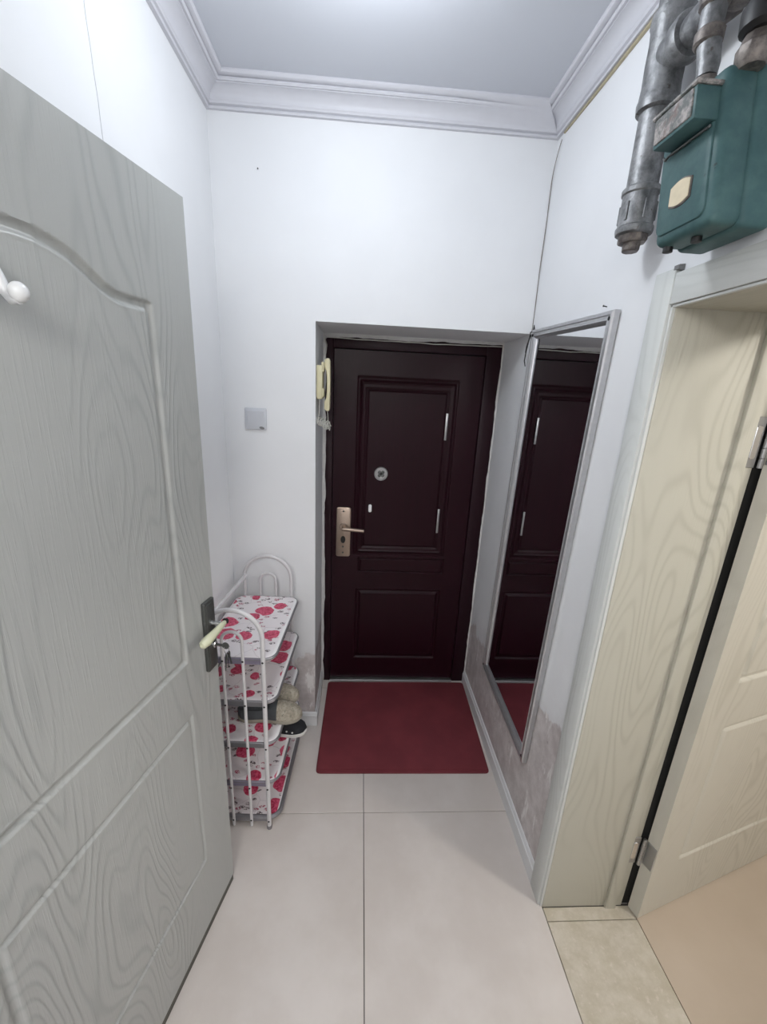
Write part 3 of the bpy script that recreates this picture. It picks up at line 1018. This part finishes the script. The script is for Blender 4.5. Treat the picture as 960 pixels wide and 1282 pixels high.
# ------------------------------------------------------------------ shoes
def shoe(name, label, loc, rotz, L, Wd, upper, toe, sole, sole_h=0.018, top=0.075, slip=False):
    t = thing(name, label, 'shoe', mtx=Matrix.Translation(loc) @ Matrix.Rotation(rotz, 4, 'Z'), group=None)
    # outline of the sole: toe towards +x, heel at x = -L
    def half_w(s):          # s: 0 heel .. 1 toe
        return Wd / 2 * np.interp(s, [0, 0.03, 0.10, 0.22, 0.42, 0.62, 0.76, 0.88, 0.95, 0.985, 1.0], [0.0, 0.40, 0.66, 0.74, 0.70, 0.90, 1.0, 0.88, 0.62, 0.34, 0.0])
    S = [0, 0.008, 0.03, 0.06, 0.12, 0.2, 0.3, 0.42, 0.52, 0.62, 0.7, 0.77, 0.84, 0.9, 0.94, 0.97, 0.99, 1.0]
    ol = [(-L + L * s, half_w(s)) for s in S] + [(-L + L * s, -half_w(s)) for s in S[-2:0:-1]]
    MB().prism(ol, 2, 0.0, sole_h, 0.003, 2).build('sole', sole, t)
    hz = lambda s: np.interp(s, [0, 0.04, 0.15, 0.30, 0.45, 0.58, 0.72, 0.86, 0.95, 1.0], [0.052, 0.064, 0.066, 0.058, 0.064, 0.062, 0.050, 0.038, 0.026, 0.008]) * top / 0.066
    nA = 15

    def loft(s0, s1, grow, lift, nm, mat, open_to=None):
        mb = MB()
        ss = np.linspace(s0, s1, 20)
        for s in ss:
            w = max(half_w(s) - 0.003, 0.0008) + grow
            h = hz(s) + lift
            op = 0.0
            if open_to and s < open_to:
                op = min(1, (open_to - s) / 0.10)
            for a in range(nA):
                th = PI * a / (nA - 1)
                yy = w * math.copysign(abs(math.cos(th)) ** 0.75, math.cos(th))
                zz = h * (math.sin(th) ** 0.8)
                if op > 0 and zz > h * 0.72:      # foot opening dips below the collar
                    inside = (zz - h * 0.72) / (h * 0.28)
                    zz = zz - op * inside * h * 0.55
                mb.v.append((-L + L * s, yy, sole_h - 0.003 + zz))
        for i in range(len(ss) - 1):
            for a in range(nA - 1):
                mb.f.append((i * nA + a, i * nA + a + 1, (i + 1) * nA + a + 1, (i + 1) * nA + a))
        for i in (0, len(ss) - 1):
            mb.f.append(tuple(i * nA + a for a in range(nA)))
        return mb.build(nm, mat, t, 50)
    loft(0.004, 0.996, 0, 0, 'upper', upper, 0.52)
    if toe is not None:
        loft(0.62, 0.998, 0.0015, 0.0018, 'toe_cap', toe)
    return t


shoe('canvas_shoe', 'khaki-toed slate shoe on the middle rack shelf, nearer of the pair', (-0.934, -0.425, 0.4455), 0.03, 0.27, 0.100, M['olive'], M['khaki'], M['rubber'], 0.016, 0.066)
shoe('canvas_shoe', 'khaki-toed shoe on the middle rack shelf, farther and partly hidden', (-0.962, -0.318, 0.4455), -0.04, 0.27, 0.098, M['olive'], M['khaki'], M['rubber'], 0.016, 0.064)
bs = shoe('black_sneaker', 'black canvas shoe with white sole poking out of the rack below the khaki pair', (-0.930, -0.300, 0.2475), 0.0, 0.26, 0.096, M['black_canvas'], None, M['white_sole'], 0.017, 0.056)
for q in range(3):
    MB().ball((-0.062 - q * 0.026, -0.0475 + q * 0.003, 0.032 + q * 0.004), 0.0045, (1, 0.5, 1), 8).build('eyelet', M['white_sole'], bs)

# ------------------------------------------------------------------ intercom on the left side of the recess
ic_ = thing('intercom_phone', 'cream wall intercom handset with coiled cord beside the entrance door', 'intercom', loc=(XP, 0.09, 1.82))
MB().box((XP, 0.035, 1.752), (XP + 0.026, 0.125, 1.897), 0.006, 2).box((XP + 0.02, 0.045, 1.76), (XP + 0.032, 0.115, 1.80), 0.005, 2).box((XP + 0.02, 0.045, 1.868), (XP + 0.032, 0.115, 1.912), 0.005, 2).build('base', M['cream'], ic_, world=True)
HX = XP + 0.033
hs = [(0.010, 1.700), (0.020, 1.700), (0.024, 1.710), (0.026, 1.80), (0.026, 1.84), (0.024, 1.918), (0.020, 1.928), (0.010, 1.928), (0.0, 1.920), (0.0, 1.888), (0.008, 1.874), (0.011, 1.85), (0.011, 1.78), (0.008, 1.756), (0.0, 1.742), (0.0, 1.708)]
MB().prism([(HX + a, z) for a, z in hs], 1, 0.060, 0.108, 0.004, 2).build('handset', M['cream'], ic_, world=True)
cd = MB()
a0 = Vector((HX + 0.013, 0.084, 1.700))
cpts = [a0, a0 + Vector((0.002, 0, -0.02)), a0 + Vector((0.003, 0, -0.042))]
nturn = 11
for i in range(nturn * 9):
    t = i / (nturn * 9 - 1)
    ang = i * 2 * PI / 9
    c = Vector((HX + 0.022 - 0.050 * t, 0.075 - 0.02 * t, 1.640 + 0.006 * math.sin(t * 3) - 0.010 * math.cos(t * PI)))
    c += Vector((0.008 * math.cos(ang + 1.5 * math.sin(i * 0.37)), 0.016 * math.cos(ang), 0.019 * math.sin(ang)))
    cpts.append(c)
cpts += [Vector((XP + 0.010, 0.055, 1.685)), Vector((XP + 0.012, 0.060, 1.752))]
cd.tube(cpts, 0.0019, 6)
cd.build('coiled_cord', M['cord'], ic_, world=True)
mb = MB()
cb = [(XP + 0.024, 0.10, 1.905), (XP + 0.030, 0.16, 1.955), (XP + 0.027, 0.25, 2.0), (XP + 0.012, 0.330, 2.035), (XP + 0.02, D - 0.016, 2.046)]
for i in range(1, 26):
    t = i / 25
    cb.append((XP + 0.02 + (0.90) * t, D - 0.016, 2.046 - 0.004 * math.sin(t * PI) + 0.004 * mnoise.noise(Vector((t * 9, 3, 0)))))
mb.tube(cb, 0.0026, 8)
tag(mb.build('intercom_cable', M['cord']), 'thin pale cable running along the top of the entrance door frame', 'cable')

# ------------------------------------------------------------------ light switch
sw = thing('light_switch', 'square white rocker light switch on the white end wall', 'switch', loc=(-1.186, 0, 1.656))
MB().box((-1.233, -0.009, 1.609), (-1.139, 0.0005, 1.703), 0.004, 3).build('face_plate', M['switch'], sw, world=True)
MB().prism([(-0.008, 1.621), (-0.0105, 1.621), (-0.0165, 1.690), (-0.008, 1.690)], 0, -1.222, -1.150, 0.0015, 1).build('rocker', M['switch'], sw, world=True)
MB().prism([(-1.160 + 0.011 * math.cos(a), 1.618 + 0.006 * math.sin(a) - 0.15 * 0.011 * math.cos(a)) for a in [i * PI / 6 for i in range(12)]], 1, -0.012, -0.008).build('chipped_corner', M['smudge'], sw, world=True)

# ------------------------------------------------------------------ gas riser pipe
PX, PY, PR_ = -0.062, -0.748, 0.0345
gp = thing('gas_pipe', 'thick silver gas riser pipe with tee and capped lower end by the ceiling', 'pipe', loc=(PX, PY, 2.5))


def T(x, y, z):
    return Matrix.Translation((x, y, z))


MB().tube([(PX, PY, 2.285), (PX, PY, ZT + 0.02)], PR_, 28).build('riser', M['pipe'], gp, world=True)
MB().lathe([(0.036, 2.200), (0.041, 2.203), (0.0425, 2.209), (0.0425, 2.216), (0.039, 2.219), (0.0385, 2.285), (0.042, 2.288), (0.0425, 2.297), (0.040, 2.300), (0.034, 2.301)], 28, T(PX, PY, 0)).build('end_cap', M['pipe'], gp, world=True)
for q in range(6):
    a = q * PI / 3 + 0.4
    MB().box((0.036, -0.0035, 2.228), (0.0415, 0.0035, 2.268), 0.001, 1, T(PX, PY, 0) @ Matrix.Rotation(a, 4, 'Z')).build('cap_rib', M['pipe'], gp, world=True)
MB().lathe([(0.034, 2.201), (0.034, 2.188), (0.031, 2.184), (0.021, 2.183), (0.020, 2.168), (0.017, 2.165)], 8, T(PX, PY, 0)).build('plug', M['tarnish'], gp, world=True)
te = MB().lathe([(0.036, 2.448), (0.043, 2.452), (0.0445, 2.468), (0.042, 2.474), (0.040, 2.50), (0.041, 2.54), (0.040, 2.58), (0.042, 2.606), (0.0445, 2.612), (0.043, 2.628), (0.036, 2.632)], 28, T(PX, PY, 0))
BZ = 2.545
te.lathe([(0.037, 0.02), (0.037, 0.048), (0.043, 0.056), (0.044, 0.074), (0.041, 0.082), (0.033, 0.083)], 28, T(PX, PY, BZ) @ Matrix.Rotation(PI / 2, 4, 'X'))
te.build('tee_fitting', M['pipe'], gp, world=True)
MB().tube([(PX, PY - 0.07, BZ), (PX, PY - 0.29, BZ + 0.005)], 0.031, 24).build('branch', M['pipe'], gp, world=True)
vl = MB().lathe([(0.030, 0), (0.042, 0.004), (0.044, 0.02), (0.038, 0.03), (0.046, 0.05), (0.046, 0.075), (0.036, 0.09), (0.044, 0.10), (0.044, 0.12), (0.034, 0.125)], 10, T(PX, PY - 0.145, BZ + 0.004) @ Matrix.Rotation(PI / 2, 4, 'X'))
vl.build('valve', M['tarnish'], gp, world=True)
IX, IY = -0.102, -0.945
MB().tube([(PX, IY - 0.02, BZ + 0.005), (-0.075, IY - 0.015, BZ + 0.030), (-0.095, IY - 0.008, BZ + 0.026), (IX, IY, BZ - 0.005), (IX, IY, 2.47), (IX + 0.006, IY - 0.008, 2.412), (IX + 0.006, IY - 0.008, 2.395)],
          [0.020, 0.021, 0.021, 0.021, 0.020, 0.0185, 0.017], 18).build('drop_pipe', M['pipe'], gp, world=True)
MB().lathe([(0.020, 2.445), (0.024, 2.449), (0.0245, 2.466), (0.021, 2.470)], 16, T(IX + 0.001, IY, 0)).build('collar', M['tarnish'], gp, world=True)
MB().lathe([(0.0215, 2.500), (0.026, 2.505), (0.027, 2.530), (0.024, 2.536)], 8, T(IX, IY, 0)).build('collar', M['tarnish'], gp, world=True)

# ------------------------------------------------------------------ gas meter
gm = thing('gas_meter', 'teal enamelled gas meter with cream label plate high on the right wall', 'gas meter', loc=(-0.06, -1.02, 2.1))
GX0, GX1, GY0, GY1, GZ0, GZ1 = -0.128, -0.078, -0.946, -1.098, 2.106, 2.360
SH = Matrix(((1, 0, 0, 0), (0, 1, 0.17, -0.17 * GZ0), (0, 0, 1, 0), (0, 0, 0, 1)))     # the case hangs a little askew
body = MB()
body.box((GX0, GY1, GZ0 + 0.004), (GX1 + 0.012, GY0, GZ1), 0.016, 4, SH)
body.build('case', M['teal'], gm, 40, world=True)
bp = MB().box((GX1, GY1 - 0.004, GZ0), (-0.016, GY0 + 0.003, GZ1 + 0.004), 0.012, 3, SH)
bp.build('back_shell', M['teal'], gm, 40, world=True)
# raised rim round the front panel and recessed panel
yc0, yc1 = GY0 - 0.010, GY1 + 0.016
fp = MB().prism(rrect(yc1, GZ0 + 0.022, yc0, GZ1 - 0.02, 0.016, 5), 0, GX0 + 0.004, GX0 - 0.004, 0.003, 2, SH).build('front_panel', M['teal'], gm, 40, world=True)
lbl = []
for i in range(9):
    t = i / 8
    lbl.append((-0.976 - 0.056 * t, 2.206 + 0.007 * math.sin(t * PI)))
for i in range(9):
    t = 1 - i / 8
    lbl.append((-0.976 - 0.056 * t, 2.172 - 0.007 * math.sin(t * PI)))
SL = Matrix(((1, 0, 0, 0), (0, 1, 0.1, -0.1 * 2.2), (0, 0, 1, 0), (0, 0, 0, 1)))
MB().prism(lbl, 0, GX0 - 0.003, GX0 - 0.0062, 0.0008, 1, SL).build('label_rim', M['tarnish'], gm, world=True)
lb2 = [(-1.004 + (y + 1.004) * 0.90, 2.189 + (z - 2.189) * 0.88) for y, z in lbl]
MB().prism(lb2, 0, GX0 - 0.006, GX0 - 0.0078, 0.0005, 1, SL).build('label_plate', M['label_cream'], gm, world=True)
# index cover: a hooded box with its window face grimy
SI = Matrix(((1, 0, 0, 0), (0, 1, 0.16, -0.16 * 2.275), (0, 0, 1, 0), (0, 0, 0, 1)))
ib = MB().box((GX0 - 0.042, -1.056, 2.276), (GX0 + 0.006, -0.948, 2.330), 0.004, 2, SI).build('index_box', M['teal'], gm, 40, world=True)
MB().prism(rrect(-1.050, 2.282, -0.954, 2.326, 0.004, 3), 0, GX0 - 0.040, GX0 - 0.0445, 0.001, 1, SI).build('index_window', M['grime'], ib, world=True)
MB().box((GX0 - 0.046, -1.060, 2.328), (GX0 + 0.004, -0.944, 2.336), 0.002, 1, SI).build('index_lid', M['grime'], ib, world=True)
MB().tube([(GX0 - 0.008, -0.936, 2.272), (GX0 - 0.009, -0.944, 2.266), (GX0 - 0.008, -0.952, 2.270), (GX0 - 0.008, -1.052, 2.269)], 0.0025, 8).build('seal_wire', M['dark_steel'], gm, world=True)
for xx, yy in ((-0.108, -0.966), (-0.098, -1.03)):
    MB().lathe([(0.009, 0.006), (0.009, -0.005), (0.006, -0.006)], 12, T(xx, yy, GZ0)).build('bottom_plug', M['black'], gm, world=True)
# unions on top
for yy, xx in ((-0.953, IX + 0.006), (-1.062, -0.094)):
    MB().lathe([(0.019, 2.345), (0.026, 2.356), (0.027, 2.372), (0.023, 2.378), (0.019, 2.392)], 10, T(xx, yy, 0)).build('union', M['tarnish'], gm, world=True)
MB().tube([(-0.094, -1.062, 2.37), (-0.093, -1.070, 2.43), (-0.090, -1.080, 2.50), (-0.080, -1.09, 2.60), (-0.078, -1.10, ZT + 0.01)], 0.0165, 16).build('outlet_pipe', M['pipe'], gm, world=True)
MB().lathe([(0.024, 2.388), (0.032, 2.394), (0.034, 2.42), (0.030, 2.428), (0.022, 2.432)], 18, T(-0.0935, -1.067, 0)).build('outlet_collar', M['black'], gm, world=True)
